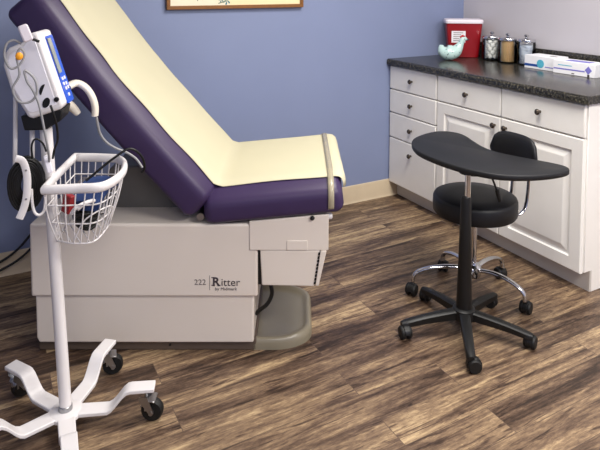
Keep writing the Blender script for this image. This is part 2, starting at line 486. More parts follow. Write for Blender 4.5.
# packets stacked in the third jar
bm = BM(); box(bm, -0.032, 0.032, -0.032, 0.032, 0, 0.0055)
pk = tag(obj('wipe_packet', bm, M['packet'], loc=(j3[0], j3[1], ZC + 0.0085), bevel=0.001, seg=1), 'small square packet in the stack inside the jar next to the blue-banded box', 'packet', 'packets in the jar')
for i in range(1, 18):
    c = pk.copy(); COL.objects.link(c); c.location = (j3[0], j3[1], ZC + 0.0085 + i * 0.0062); c.rotation_euler = (0, 0, radians(random.uniform(-25, 25) + 20))

# boxes of gloves / masks
def card_box(name, label, x, y0, y1, h, d, rot):
    t = thing(name, label, 'box', (x, (y0 + y1) / 2, ZC), rot)
    w = (y1 - y0) / 2
    bm = BM(); box(bm, 0, d, -w, w, 0, h); obj('carton', bm, M['card'], t, bevel=0.0015, seg=1)
    return t, w
def patch(parent, name, m, y0, y1, z0, z1):
    bm = BM(); box(bm, -0.0008, -0.0001, y0, y1, z0, z1); return obj(name, bm, m, parent, smooth=False)
def toppatch(parent, name, m, x0, x1, y0, y1, h):
    bm = BM(); box(bm, x0, x1, y0, y1, h + 0.0001, h + 0.0008); return obj(name, bm, m, parent, smooth=False)
t, w = card_box('mask_box', 'white card box with a dark blue band and teal round print beside the jars', 0.435, -0.904, -0.704, 0.076, 0.125, radians(2))
patch(t, 'printed_band', M['cardblue'], 0.0, w - 0.002, 0.014, 0.028)
bm = BM(); lathe(bm, [(0.0, 0), (0.024, 0), (0.024, 0.0012), (0, 0.0012)], (-0.0014, -0.010, 0.034), 20, ax=RY90); obj('round_print', bm, M['cardteal'], t, smooth=False)
patch(t, 'printed_band', M['cardpurple'], -w + 0.004, -0.040, 0.016, 0.021)
toppatch(t, 'printed_band', M['print_grey'], 0.05, 0.07, -0.075, -0.030, 0.076)
t, w = card_box('glove_box', 'white card box with violet printing at the near end of the worktop', 0.424, -1.158, -0.914, 0.070, 0.125, radians(4))
patch(t, 'printed_band', M['cardpurple'], -0.065, w - 0.004, 0.024, 0.031)
patch(t, 'printed_band', M['cardteal'], 0.01, w - 0.03, 0.046, 0.050)
bm = BM(); prism(bm, [(-0.020, 0), (0, 0.022), (0.020, 0), (0, -0.022)], lambda u, v, d: (d, -0.085 + u, 0.036 + v), -0.0010, -0.0001); obj('diamond_print', bm, M['cardpurple'], t, smooth=False)
patch(t, 'dark_mark', M['print_dark'], -0.092, -0.080, 0.0005, 0.014)
patch(t, 'dark_mark', M['print_dark'], -0.006, 0.010, 0.006, 0.011)
toppatch(t, 'printed_band', M['cardpurple'], 0.03, 0.09, -0.07, 0.07, 0.070)

# ------------------------------------------------------------------ framed picture on the blue wall
fr = thing('framed_picture', 'oak framed flower drawing on cream paper hanging on the blue wall', 'picture', (-1.09, -0.004, 1.262))
W2, H2 = 0.412, 0.62
bm = BM()
b_ = 0.020
for (x0, x1, z0, z1) in ((-W2, W2, 0, b_), (-W2, W2, H2 - b_, H2), (-W2, -W2 + b_, b_, H2 - b_), (W2 - b_, W2, b_, H2 - b_)):
    box(bm, x0, x1, -0.024, 0, z0, z1)
obj('frame', bm, M['framewood'], fr, bevel=0.002)
bm = BM(); box(bm, -W2 + b_, -0.055, -0.012, -0.004, b_, H2 - b_); obj('print_sheet', bm, M['art'], fr, smooth=False)
bm = BM(); box(bm, -0.055, W2 - b_, -0.012, -0.004, b_, H2 - b_); obj('print_sheet', bm, M['artwarm'], fr, smooth=False)
bm = BM()
for cx, cz, s in ((-0.072, 0.046, 1.0), (-0.102, 0.052, 0.7), (-0.092, 0.085, 0.9), (-0.078, 0.118, 0.9)):
    for k in range(6):
        a = k * pi / 3 + cx * 9
        pr = [(cx + s * (0.004 * cos(a + pi / 2)), cz + s * 0.004 * sin(a + pi / 2)), (cx + s * 0.022 * cos(a - 0.25), cz + s * 0.022 * sin(a - 0.25)),
              (cx + s * 0.026 * cos(a), cz + s * 0.026 * sin(a)), (cx + s * 0.022 * cos(a + 0.25), cz + s * 0.022 * sin(a + 0.25))]
        prism(bm, pr, XZ, -0.0128, -0.0121)
obj('flower_ink', bm, M['artteal'], fr, smooth=False)
bm = BM()
for x0, z0, x1, z1 in ((-0.24, 0.045, -0.21, 0.30), (-0.21, 0.05, -0.27, 0.22), (-0.11, 0.05, -0.08, 0.40), (-0.235, 0.09, -0.17, 0.13), (-0.22, 0.06, -0.27, 0.075), (-0.12, 0.03, -0.07, 0.05)):
    tube(bm, [(x0, -0.0125, z0), ((x0 + x1) / 2 + 0.01, -0.0125, (z0 + z1) / 2), (x1, -0.0125, z1)], 0.0028, 6, up=(0, 1, 0), sy=0.3)
obj('stem_ink', bm, M['artgreen'], fr, smooth=False)

# ------------------------------------------------------------------ exam table
TA = radians(-28.18)
et = thing('exam_table', 'beige powered exam table with purple vinyl cushions and raised back section', 'exam table', (-2.214, -0.708, 0), TA)

def base_part(name, m, x0, x1, y0, y1, z0, z1, bev=0.006, sub=None):
    bm = BM(); box(bm, x0, x1, y0, y1, z0, z1); return obj(name, bm, m, sub or et, bevel=bev, seg=3)
base_part('plinth', M['plinth'], 0.012, 0.845, 0.0, 0.50, 0.0, 0.045, 0.004)
bm = BM()
prism(bm, [(0.022, 0.040), (0.835, 0.040), (0.836, 0.048), (0.838, 0.228), (0.012, 0.228), (0.012, 0.060)], XZ, -0.018, 0.50)
obj('lower_skirt', bm, M['shell'], et, bevel=0.006, seg=3)
base_part('upper_shroud', M['shell'], 0.0, 0.853, -0.030, 0.51, 0.226, 0.507, 0.009)
# slots between end box and shroud, mechanism cover under the back
bm = BM()
prism(bm, [(0.24, 0.500), (0.62, 0.500), (0.56, 0.66), (0.50, 0.675), (0.27, 0.675), (0.245, 0.66)], XZ, 0.135, 0.47)
obj('lift_cover', bm, M['under'], et, bevel=0.008, seg=3)
bm = BM()
prism(bm, [(0.822, 0.408), (1.118, 0.408), (1.118, 0.546), (0.822, 0.519)], XZ, -0.034, 0.49)
hb = obj('end_housing', bm, M['shell'], et, bevel=0.003, seg=2)
base_part('release_latch', M['shell'], 0.962, 1.040, -0.0365, -0.030, 0.410, 0.446, 0.0015, hb)
bm = BM(); lathe(bm, [(0.008, 0), (0.009, 0.004), (0.004, 0.010), (0, 0.011)], (1.057, -0.036, 0.534), 14, ax=RX90); obj('button', bm, M['black'], hb)
bm = BM(); lathe(bm, [(0.012, 0), (0.012, 0.010), (0.008, 0.014), (0, 0.014)], (1.119, -0.015, 0.533), 14, ax=RY90); obj('end_button', bm, M['white'], hb)
# drawer block below the housing
bm = BM()
prism(bm, [(0.868, 0.272), (1.066, 0.268), (1.086, 0.4075), (0.862, 0.4075)], XZ, -0.032, 0.48)
db = obj('drawer', bm, M['shell'], et, bevel=0.004, seg=2)
bm = BM()
prism(bm, [(1.0685, 0.272), (1.082, 0.272), (1.111, 0.4075), (1.0885, 0.4075)], XZ, -0.036, 0.484)
obj('drawer_front', bm, M['shell'], db, bevel=0.003, seg=2)
bm = BM()
for k in range(9):
    z0 = 0.278 + k * 0.0140; u = (z0 - 0.268) / 0.1395
    xa = 1.066 + 0.020 * u; prism(bm, [(xa - 0.0045, z0), (xa + 0.006, z0), (xa + 0.0078, z0 + 0.0095), (xa - 0.0030, z0 + 0.0095)], XZ, -0.0345, -0.0300)
obj('vent_slot', bm, M['black'], db, smooth=False)
bm = BM(); box(bm, 0.849, 0.8645, -0.020, 0.44, 0.270, 0.4075); obj('gap_seal', bm, M['black'], et, smooth=False)
# base foot pad
bm = BM()
def pad_outline(ins):
    x0, x1, y0, y1 = 0.835, 1.060 - ins, 0.000 + ins, 0.425 - ins
    pts = [(x0, y0)]
    r = 0.150 - ins * 0.6
    for cx, cy, a0 in ((x1 - r, y0 + r * 0.72, -90), (x1 - r, y1 - r * 0.72, 0)):
        for k in range(9):
            a = radians(a0 + 90 * k / 8); pts.append((cx + r * cos(a), cy + r * 0.72 * sin(a)))
    pts.append((x0, y1)); return pts
rings = []
for ins, z in ((0.0, 0.0), (0.0, 0.024), (0.004, 0.038), (0.010, 0.044), (0.020, 0.044), (0.027, 0.034), (0.050, 0.026)):
    rings.append([(x, y, z) for x, y in pad_outline(ins)])
loft(bm, rings); obj('base_foot', bm, M['shellgrey'], et, angle=60)
bm = BM()
tube(bm, catmull([(0.842, 0.06, 0.110), (0.852, 0.05, 0.128), (0.885, 0.045, 0.158), (0.902, 0.045, 0.195), (0.898, 0.05, 0.228), (0.875, 0.07, 0.275)], 5), 0.008, 8)
obj('drawer_cable', bm, M['black'], et)
bm = BM(); lathe(bm, [(0.004, 0), (0.004, 0.004), (0, 0.005)], (0.515, -0.0005, 0.022), 10, ax=RX90); obj('screw', bm, M['black'], et)

# cushions
EDGE = ((0.0, -0.076), (0.002, -0.058), (0.008, -0.0445), (0.018, -0.0355), (0.034, -0.0255), (0.052, -0.0155), (0.070, -0.007), (0.088, -0.0018), (0.102, 0.0))
FAR = ((0.0, -0.050), (0.001, -0.036), (0.004, -0.022), (0.009, -0.012), (0.017, -0.005), (0.027, -0.0012), (0.040, 0.0))
def edge_drop(dy):
    if dy >= EDGE[-1][0]: return 0.0
    for (a, za), (b, zb) in zip(EDGE, EDGE[1:]):
        if dy <= b: return za + (zb - za) * (dy - a) / (b - a)
def slab(name, path, thick, y0, y1, r, m, parent, rend=0.045, rb=0.022):
    """path: list of (x,z) along the underside, normals to the left of travel"""
    P = [Vector((p[0], 0, p[1])) for p in path]
    n = len(P)
    L = [0]
    for i in range(1, n): L.append(L[-1] + (P[i] - P[i - 1]).length)
    def at(s):
        s = min(max(s, 0), L[-1])
        for i in range(1, n):
            if s <= L[i] + 1e-9:
                t = (s - L[i - 1]) / (L[i] - L[i - 1]); return P[i - 1].lerp(P[i], t)
    def frame(s):
        d = (at(s + 0.04) - at(s - 0.04)).normalized()
        return at(s), Vector((-d.z, 0, d.x))
    st = []
    for k in range(6):
        th = radians(90 * k / 5); st.append((rend - rend * cos(radians(90) - th) if False else rend * (1 - sin(th)), rend * (1 - cos(radians(90) - th))))
    # (position, shrink): start end rounded
    S = sorted([(rend * (1 - sin(radians(18 * k))), rend * (1 - cos(radians(18 * k)))) for k in range(6)], key=lambda q: q[0])
    stations = [(p, sh) for p, sh in S]
    m_ = 18
    for k in range(1, m_): stations.append((rend + (L[-1] - 2 * rend) * k / m_, 0.0))
    stations += [(L[-1] - p, sh) for p, sh in S[::-1]]
    def thk(q):
        if not isinstance(thick, tuple): return thick
        f_ = q / L[-1]
        return thick[0] + (thick[1] - thick[0]) * f_ / 0.4 if f_ < 0.4 else thick[1] + (thick[2] - thick[1]) * (f_ - 0.4) / 0.6
    rings = []
    for s, sh in stations:
        c, nn = frame(s)
        ring = []
        sh2 = sh * 0.9
        a0, a1, b0, b1 = y0 + sh2, y1 - sh2, sh2, thk(s) - sh2
        prof = EDGE
        for dy, dz in FAR: ring.append(c + Vector((0, a1 - dy, 0)) + nn * (b1 + dz))
        for dy, dz in prof[::-1]: ring.append(c + Vector((0, a0 + dy, 0)) + nn * (b1 + dz))
        for cy, cb, a_, rr in ((a0, b0, 180, rb), (a1, b0, 270, rb)):
            rr = max(rr - sh2 * 0.6, 0.006)
            oy = cy + (-rr if cy == a1 else rr); ob = cb + (-rr if cb == b1 else rr)
            for k in range(7):
                a = radians(a_ + 90 * k / 6); ring.append(c + Vector((0, oy + rr * cos(a), 0)) + nn * (ob + rr * sin(a)))
        rings.append(ring)
    bm = BM(); loft(bm, rings)
    obj(name, bm, m, parent, angle=50)
    def top(q):
        c, nn = frame(q); p = c + nn * thk(q); return Vector((p.x, p.z))
    return top, L[-1]
CY0, CY1 = -0.050, 0.608
seat_path = [(0.655, 0.508), (0.9, 0.532), (1.178, 0.559)]
seat_topf, seat_len = slab('seat_cushion', seat_path, 0.132, CY0, CY1, 0.052, M['vinyl'], et, rend=0.035)
back_path = [(-0.068, 1.295), (0.06, 1.142), (0.107, 1.083), (0.192, 0.982), (0.277, 0.883), (0.353, 0.796), (0.429, 0.711), (0.51, 0.622), (0.598, 0.526)]
back_topf, back_len = slab('back_cushion', back_path, (0.186, 0.163, 0.156), CY0, CY1, 0.052, M['vinyl'], et, rend=0.035)
# hinge hardware between the cushions
bm = BM(); lathe(bm, [(0.014, -0.012), (0.014, 0.60), (0, 0.60)], (0.640, -0.02, 0.535), 14, ax=Matrix.Rotation(radians(-90), 3, 'X')); obj('hinge', bm, M['steel'], et)

# paper runner, laid along the cushions' upper faces
def offset_path(path, t):
    out = []
    for i, p in enumerate(path):
        a = Vector(path[max(i - 1, 0)]); b = Vector(path[min(i + 1, len(path) - 1)])
        d = (b - a).normalized(); out.append(Vector(p) + Vector((-d.y, d.x)) * t)
    return out
bt = [back_topf(back_len * i / 60) for i in range(61)]
sl = (0.559 - 0.508) / (1.178 - 0.655)
st0 = Vector((0.655, 0.508)) + Vector((-sl, 1)).normalized() * 0.1325
def seat_top(x): return st0.y + (x - st0.x) * sl
# stop the back run where it meets the seat plane
run = []
for i in range(len(bt) - 1):
    p = bt[i]
    if p.y > seat_top(p.x) + 0.010: run.append(p)
last = run[-1]
x = last.x + 0.030
seatrun = []
while x < 1.140: seatrun.append(Vector((x, seat_top(x)))); x += 0.03
zt = seat_top(1.145)
endc = [Vector((1.145, zt)), Vector((1.163, zt - 0.003)), Vector((1.176, zt - 0.014)), Vector((1.1820, zt - 0.032)), Vector((1.1845, zt - 0.055))]
run = run[2:] + [last.lerp(seatrun[0], 0.5) + Vector((-0.001, 0.0))] + seatrun + endc
run = [Vector((p.x, p.y)) for p in run]
bm = BM()
rows = []
PY0, PY1 = 0.008, 0.590
YS_ = [0, 0.006, 0.014, 0.022, 0.030, 0.040, 0.055] + [0.08 + 0.41 * i / 12 for i in range(13)] + [0.503, 0.515, 0.527, 0.538, 0.548, 0.557, 0.566]
NY = len(YS_) - 1
for i, p in enumerate(run):
    a = run[max(i - 1, 0)]; b = run[min(i + 1, len(run) - 1)]; d = (b - a).normalized(); nn = Vector((-d.y, d.x))
    row = []
    for k in range(NY + 1):
        y = PY0 + YS_[k]
        y += 0.0025 * sin(i * 0.42) * max(0, 1 - YS_[k] / 0.05) + 0.003 * sin(i * 0.35 + 1) * max(0, 1 - (0.566 - YS_[k]) / 0.05)
        wob = 0.0008 * (sin(i * 0.5 + y * 14) + sin(y * 40 - i * 0.35)) * 0.5
        q = p + nn * (0.0034 + wob + edge_drop(y - CY0))
        row.append(bm.verts.new((q.x, y, q.y)))
    rows.append(row)
for a, b in zip(rows, rows[1:]):
    for k in range(NY): bm.faces.new((a[k], a[k + 1], b[k + 1], b[k]))
pp_ = tag(obj('table_paper', bm, M['paper'], loc=(-2.214, -0.708, 0), rot=(0, 0, TA), angle=60), 'long cream paper sheet laid over the purple exam table cushions', 'paper sheet')
so = pp_.modifiers.new('thick', 'SOLIDIFY'); so.thickness = 0.0008; so.offset = 1
# clear strap across the foot end
bm = BM()
zt = lambda: 0
stp = []
cx_ = 1.126
topz = seat_top(cx_) + 0.0068
for y, dz in ((0.6125, -0.10), (0.6125, -0.060), (0.610, -0.036), (0.604, -0.016), (0.592, -0.004), (0.570, 0.0), (0.30, 0.0), (0.055, 0.0), (0.038, -0.001), (0.002, -0.0145), (-0.016, -0.0245), (-0.032, -0.0345), (-0.044, -0.0455), (-0.052, -0.060), (-0.0545, -0.082), (-0.0545, -0.112), (-0.046, -0.128)):
    stp.append((y, topz + dz))
A = [bm.verts.new((cx_ - 0.011, y, z)) for y, z in stp]; B = [bm.verts.new((cx_ + 0.011, y, z + 0.022 * sl)) for y, z in stp]
for i in range(len(stp) - 1): bm.faces.new((A[i], A[i + 1], B[i + 1], B[i]))
sp = obj('paper_strap', bm, M['band'], et, angle=80)
sp['label'] = 'clear plastic strap over the paper'
so = sp.modifiers.new('thick', 'SOLIDIFY'); so.thickness = 0.0012; so.offset = 1

# lettering on the shroud
def text_mesh(name, s, size, m, parent, x, y, z, bold=0.0, spacing=1.0):
    cu = bpy.data.curves.new('t', 'FONT'); cu.body = s; cu.size = size; cu.extrude = 0.0004; cu.offset = bold; cu.space_character = spacing
    ob = bpy.data.objects.new('t', cu); COL.objects.link(ob)
    bpy.context.view_layer.update()
    dg = bpy.context.evaluated_depsgraph_get()
    me = bpy.data.meshes.new_from_object(ob.evaluated_get(dg))
    bpy.data.objects.remove(ob)
    bm = BM(); bm.from_mesh(me); bpy.data.meshes.remove(me)
    return obj(name, bm, m, parent, loc=(x, y, z), rot=(radians(90), 0, 0), smooth=False)
YS = -0.0308
text_mesh('lettering', '222', 0.030, M['print_grey'], et, 0.614, YS, 0.274)
bm = BM(); box(bm, 0.6715, 0.6735, YS, -0.0299, 0.253, 0.310); obj('divider_line', bm, M['print_grey'], et, smooth=False)
text_mesh('lettering', 'R', 0.047, M['print_dark'], et, 0.682, YS, 0.270, bold=0.0012)
text_mesh('lettering', 'itter', 0.041, M['print_dark'], et, 0.7145, YS, 0.270, spacing=1.0)
bm = BM()
for x0, x1, z0, z1 in ((0.679, 0.692, 0.270, 0.2735), (0.700, 0.713, 0.270, 0.2735), (0.679, 0.690, 0.3, 0.3035)): box(bm, x0, x1, YS, -0.0299, z0, z1)
obj('lettering', bm, M['print_dark'], et, smooth=False)
text_mesh('lettering', 'by Midmark', 0.0165, M['print_dark'], et, 0.692, YS, 0.2525, spacing=1.05)

# wall cables beside the table
def cable(name, label, pts, r, m, cat='cable', per=6, closed=False, group=None):
    P = [Vector(p) for p in pts]; o0 = P[0].copy()
    bm = BM(); tube(bm, catmull([p - o0 for p in P], per, closed), r, 8, closed=closed)
    o = obj(name, bm, m, loc=o0, angle=80); return tag(o, label, cat, group)
cable('power_cord', 'black cord running from the floor up behind the exam table, upper of the pair', [(-2.62, -0.10, 0.012), (-2.50, -0.075, 0.03), (-2.36, -0.06, 0.075), (-2.27, -0.055, 0.115), (-2.20, -0.055, 0.178), (-2.16, -0.055, 0.24)], 0.006, M['black'])
cable('power_cord', 'black cord running from the floor up behind the exam table, lower of the pair', [(-2.58, -0.13, 0.012), (-2.46, -0.105, 0.016), (-2.34, -0.085, 0.055), (-2.26, -0.08, 0.085), (-2.20, -0.08, 0.125), (-2.15, -0.08, 0.18)], 0.006, M['black'])

# ------------------------------------------------------------------ casters
def caster(parent, x, y, ang, rw, ztop, hoodm, wheelm, twin=True, trail=0.018):
    """ang: direction the wheel trails; returns part 'caster' with wheel sub-parts"""
    ca, sa = cos(ang), sin(ang)
    R3 = Matrix.Rotation(ang, 3, 'Z')
    bm = BM()
    lathe(bm, [(0.0055, rw * 1.7), (0.0055, ztop)], (x, y, 0), 10)
    cxy = Vector((x + ca * trail, y + sa * trail, rw))
    # hood: partial shell over the wheels
    wid = rw * (0.42 if twin else 0.62)
    rings = []
    for k in range(9):
        th = radians(200 - 25 * k) if twin else radians(150 - 10 * k); rr = rw * 1.12
        pr = []
        for off, q in ((-wid, 0.86), (-wid, 1.0), (wid, 1.0), (wid, 0.86)):
            pr.append(cxy + R3 @ Vector((rr * q * cos(th), off, rr * q * sin(th))))
        rings.append(pr)
    loft(bm, rings)
    lathe(bm, [(rw * 0.42, rw * 1.0), (rw * 0.42, rw * 1.75), (rw * 0.25, rw * 1.85)], (x, y, 0), 12)
    o = obj('caster', bm, hoodm, parent, bevel=0.0015, seg=1)
    AX = R3 @ RX90
    offs = ((-1, 1) if twin else (0,))
    for s in offs:
        bm = BM(); hw = rw * (0.34 if twin else 0.40)
        c = cxy + R3 @ Vector((0, s * rw * 0.52, 0))
        lathe(bm, [(rw * 0.3, -hw), (rw * 0.85, -hw), (rw * 0.98, -hw * 0.55), (rw, 0), (rw * 0.98, hw * 0.55), (rw * 0.85, hw), (rw * 0.3, hw)], c, 22, ax=AX)
        obj('wheel', bm, wheelm, o)
    if not twin:
        bm = BM(); lathe(bm, [(rw * 0.2, -rw * 0.7), (rw * 0.2, rw * 0.7)], cxy, 10, ax=AX); obj('axle', bm, M['steel'], o)
        for s in (-1, 1):
            bm = BM()
            c0 = R3 @ Vector((0, s * wid * 0.98, 0))
            prism(bm, [(-0.2, 0), (0.25, -0.05), (0.25, 0.12), (-0.75 * 0.4, 1.45), (-1.0, 1.45), (-1.0, 1.1)],
                  lambda u, v, d: tuple(cxy + R3 @ Vector((u * rw, s * wid + d, v * rw))), -0.0015, 0.0015)
            obj('fork', bm, M['steel'], o)
    return o

# ------------------------------------------------------------------ vital signs stand
SP = Vector((-2.160, -1.174, 0))
vs = thing('rolling_stand', 'white five-legged wheeled stand with wire basket in front of the exam table', 'medical stand', SP)
bm = BM(); lean = Vector((-0.036, 0.024, 0.897))
tube(bm, [Vector((0, 0, 0.062)) + lean * t for t in (0, 0.5, 1)], 0.0185, 20, up=(1, 0, 0)); obj('pole', bm, M['white'], vs)
bm = BM(); lathe(bm, [(0.0195, 0.052), (0.0215, 0.054), (0.0205, 0.068), (0.0186, 0.070)], (0, 0, 0), 20); obj('pole_collar', bm, M['steel'], vs)
bm = BM(); lathe(bm, [(0, 0.034), (0.045, 0.034), (0.052, 0.040), (0.052, 0.050), (0.045, 0.0545), (0, 0.0545)], seg=24); obj('hub', bm, M['white'], vs)
LEGS = [50, 122, 194, 266, 338]
def sprof(r):
    if r < 0.128: return 0.046
    if r < 0.200:
        t = (r - 0.128) / 0.072; t = t * t * (3 - 2 * t); return 0.046 + 0.062 * t
    return 0.108
for a in LEGS:
    A_ = radians(a); ca, sa = cos(A_), sin(A_)
    bm = BM(); rings = []
    for k in range(22):
        r = 0.02 + (0.278 - 0.02) * k / 21; z = sprof(r)
        hw = 0.0265 - 0.004 * min(1, r / 0.278); th = 0.007
        rings.append([(r * ca - s * hw * sa, r * sa + s * hw * ca, z + t) for s, t in ((-1, -th), (1, -th), (1, th), (-1, th))])
    loft(bm, rings); obj('leg', bm, M['white'], vs, bevel=0.003, seg=2)
    caster(vs, 0.250 * ca, 0.250 * sa, radians({338: -30, 50: -10, 194: 0}.get(a, 20)), 0.036, 0.103, M['steel'], M['rubber'], twin=False, trail=0.020)

# wire basket
rim = [(-0.055, -0.086), (0.006, 0.068), (0.070, 0.216), (0.134, 0.178), (0.196, 0.134), (0.206, 0.060), (0.174, -0.050), (0.104, -0.135), (0.030, -0.116)]
bot = [(-0.018, -0.040), (0.018, 0.058), (0.060, 0.150), (0.112, 0.140), (0.160, 0.118), (0.160, 0.060), (0.125, -0.030), (0.078, -0.098), (0.026, -0.084)]
ZR, ZB = 0.800, 0.622
def corner_path(pts, per=6):
    # straight chords at the mount side, smooth around the outer side
    # sharp corners at the mount side, a smooth curve around the outer side
    P = [Vector((x, y, 0)) for x, y in pts]; n = len(P); out = []
    lines = {0: 1, 1: 1, 2: 1, 3: 1}
    for i in range(n):
        p0, p1, p2, p3 = P[(i - 1) % n], P[i], P[(i + 1) % n], P[(i + 2) % n]
        if i in lines: p0 = p1 * 2 - p2; p3 = p2 * 2 - p1
        if i == 4: p0 = p1 + (p1 - p2) * 0.6
        if i == n - 1: p3 = p2 * 2 - p1
        for k in range(per):
            t = k / per
            out.append(0.5 * ((2 * p1) + (-p0 + p2) * t + (2 * p0 - 5 * p1 + 4 * p2 - p3) * t * t + (-p0 + 3 * p1 - 3 * p2 + p3) * t ** 3))
    return out
RP = corner_path(rim); BP = corner_path(bot)
NR = len(RP)
def ring_at(t): return [RP[i].lerp(BP[i], t) + Vector((0, 0, ZR + (ZB - ZR) * t)) for i in range(NR)]
bm = BM()
for i in range(0, NR, 2):
    a, b = ring_at(0.0)[i], ring_at(1.0)[i]; mid = ring_at(0.5)[i] + (ring_at(0.5)[i] - Vector((0.08, 0.03, 0.71))) * 0.06; mid.z = (a.z + b.z) / 2
    tube(bm, catmull([a, mid, b], 4), 0.0021, 6)
for t, r in ((0.30, 0.0024), (0.64, 0.0024), (1.0, 0.0028)): tube(bm, ring_at(t), r, 6, closed=True)
B1 = ring_at(1.0)
for k in range(2, NR // 2, 3): tube(bm, [B1[k], B1[NR - k]], 0.002, 6)
# arched wire on the near side
R3_ = ring_at(0.42); R9 = ring_at(0.9)
arch = []
idx = [NR - 6, NR - 8, NR - 10, NR - 13, NR - 16, NR - 18, NR - 20]
for i, t in zip(idx, (0.95, 0.62, 0.48, 0.42, 0.48, 0.62, 0.95)):
    p = ring_at(t)[i % NR]; c = Vector((0.08, 0.03, p.z)); arch.append(p + (p - c).normalized() * 0.004)
tube(bm, catmull(arch, 4), 0.0024, 6)
bk = obj('wire_basket', bm, M['white'], vs, angle=80)
bm = BM(); tube(bm, [p + Vector((0, 0, ZR)) for p in RP], 0.0135, 12, closed=True, sx=0.72, sy=1.12, up=(0, 0, 1)); obj('basket_rim', bm, M['white'], bk, angle=60)
bm = BM(); box(bm, -0.056, -0.010, 0.000, 0.040, 0.765, 0.792); obj('basket_clamp', bm, M['white'], vs, bevel=0.006)
# side rods and cord bracket
bm = BM(); tube(bm, [(-0.124, 0.042, 0.845), (-0.117, 0.042, 1.060)], 0.0065, 12, up=(1, 0, 0)); tube(bm, [(-0.124, 0.042, 0.85), (-0.08, 0.034, 0.85), (-0.035, 0.022, 0.85)], 0.0055, 10)
obj('side_rod', bm, M['white'], vs)
bm = BM(); tube(bm, [(-0.076, 0.040, 0.845), (-0.0735, 0.038, 0.952)], 0.0075, 12, up=(1, 0, 0)); obj('side_rod', bm, M['white'], vs)
bm = BM()
sb = catmull([(-0.126, -0.060, 0.897), (-0.107, -0.060, 0.886), (-0.097, -0.062, 0.845), (-0.098, -0.064, 0.794), (-0.106, -0.062, 0.752), (-0.120, -0.062, 0.718)], 5)
tube(bm, sb, 0.0105, 8, up=(0.2, 1, 0), sx=1.0, sy=0.28)
tube(bm, [(-0.098, -0.062, 0.810), (-0.098, 0.018, 0.810), (-0.092, 0.028, 0.810), (-0.070, 0.028, 0.812), (-0.040, 0.020, 0.812)], 0.0055, 8)
cbk = obj('cord_bracket', bm, M['white'], vs, angle=60)
bm = BM()
for p in ((-0.099, -0.0655, 0.860), (-0.101, -0.0665, 0.775)): lathe(bm, [(0.003, 0), (0.003, 0.0015), (0, 0.002)], p, 8, ax=RX90)
obj('screw', bm, M['steel'], cbk)
bm = BM(); tube(bm, catmull([(-0.086, -0.060, 0.80), (-0.084, -0.062, 0.752), (-0.078, -0.064, 0.728), (-0.066, -0.064, 0.720), (-0.054, -0.064, 0.730), (-0.050, -0.062, 0.752), (-0.049, -0.060, 0.775)], 4), 0.0042, 8); obj('cord_hook', bm, M['white'], vs)

# coiled mains cord on the bracket
bm = BM()
for k in range(21):
    ph = k * 0.7; q = (k % 7)
    rx = 0.0185 + 0.0048 * q; rz = 0.034 + 0.0072 * q; oy = -0.012 + 0.0105 * (k // 7); ox = 0.002 * sin(ph)
    pts = [(ox + rx * cos(t) + 0.0015 * sin(3 * t + ph), oy + 0.002 * sin(t + ph), 0.003 * cos(ph) + rz * sin(t)) for t in [2 * pi * i / 26 for i in range(26)]]
    tube(bm, pts, 0.0042, 7, closed=True)
tag(obj('coiled_power_cord', bm, M['black'], loc=(SP.x - 0.098, SP.y - 0.030, 0.810), rot=(0, 0, 0), angle=80), 'thick black mains cord coiled on the white bracket of the rolling stand', 'cord')

# ------------------------------------------------------------------ monitor on the stand
MO = Vector((-2.204, -1.154, 0.957))
mo = thing('vital_signs_monitor', 'white vital signs monitor with blue keypad strip tilted on the rolling stand', 'monitor', MO, radians(-20))
out = [(-0.013, 0.300), (0.004, 0.305), (0.012, 0.298), (0.077, 0.082), (0.068, 0.072), (-0.010, 0.046), (-0.024, 0.049), (-0.071, 0.135), (-0.090, 0.205), (-0.086, 0.240), (-0.072, 0.258), (-0.035, 0.274)]
bm = BM(); prism(bm, out, XZ, -0.065, 0.065); obj('housing', bm, M['white'], mo, bevel=0.010, seg=4)
ins = [(-0.014, 0.286), (0.000, 0.286), (0.058, 0.088), (-0.012, 0.064), (-0.024, 0.070), (-0.060, 0.137), (-0.077, 0.205), (-0.073, 0.232), (-0.062, 0.246), (-0.030, 0.262)]
bm = BM(); prism(bm, ins, XZ, -0.0665, -0.060); obj('side_panel', bm, M['whitegrey'], mo, bevel=0.0015, seg=1)
# front face frame: origin at the top corner, s runs down the slope, y across, n outward
FT = Vector((0.2850 * 0.0 + 0.288, 0, -0.957)).normalized(); FN = Vector((0.957, 0, 0.288)); F0 = Vector((0.0105, 0, 0.3035))
def face(s, y, n): return tuple(F0 + FT * s + Vector((0, y, 0)) + FN * n)
def facepatch(name, m, s0, s1, y0, y1, n0, n1, parent, r=0.004):
    bm = BM(); prism(bm, rrect(s0, s1, y0, y1, r, 3), face, n0, n1); return obj(name, bm, m, parent, smooth=False)
kp = facepatch('keypad_strip', M['bluepanel'], 0.018, 0.234, -0.018, 0.056, -0.002, 0.0022, mo, 0.006)
facepatch('strip_edge', M['navypanel'], 0.024, 0.150, -0.017, -0.009, 0.0021, 0.0027, kp, 0.001)
facepatch('screen', M['lcd'], 0.026, 0.138, -0.008, 0.026, 0.0020, 0.0032, mo, 0.002)
for s_, y_ in ((0.152, -0.002), (0.152, 0.022), (0.168, -0.006), (0.170, 0.020), (0.184, 0.002), (0.184, 0.026), (0.205, 0.010)):
    facepatch('button', M['labelwhite'], s_, s_ + 0.010, y_, y_ + 0.014, 0.0018, 0.0042, mo, 0.003)
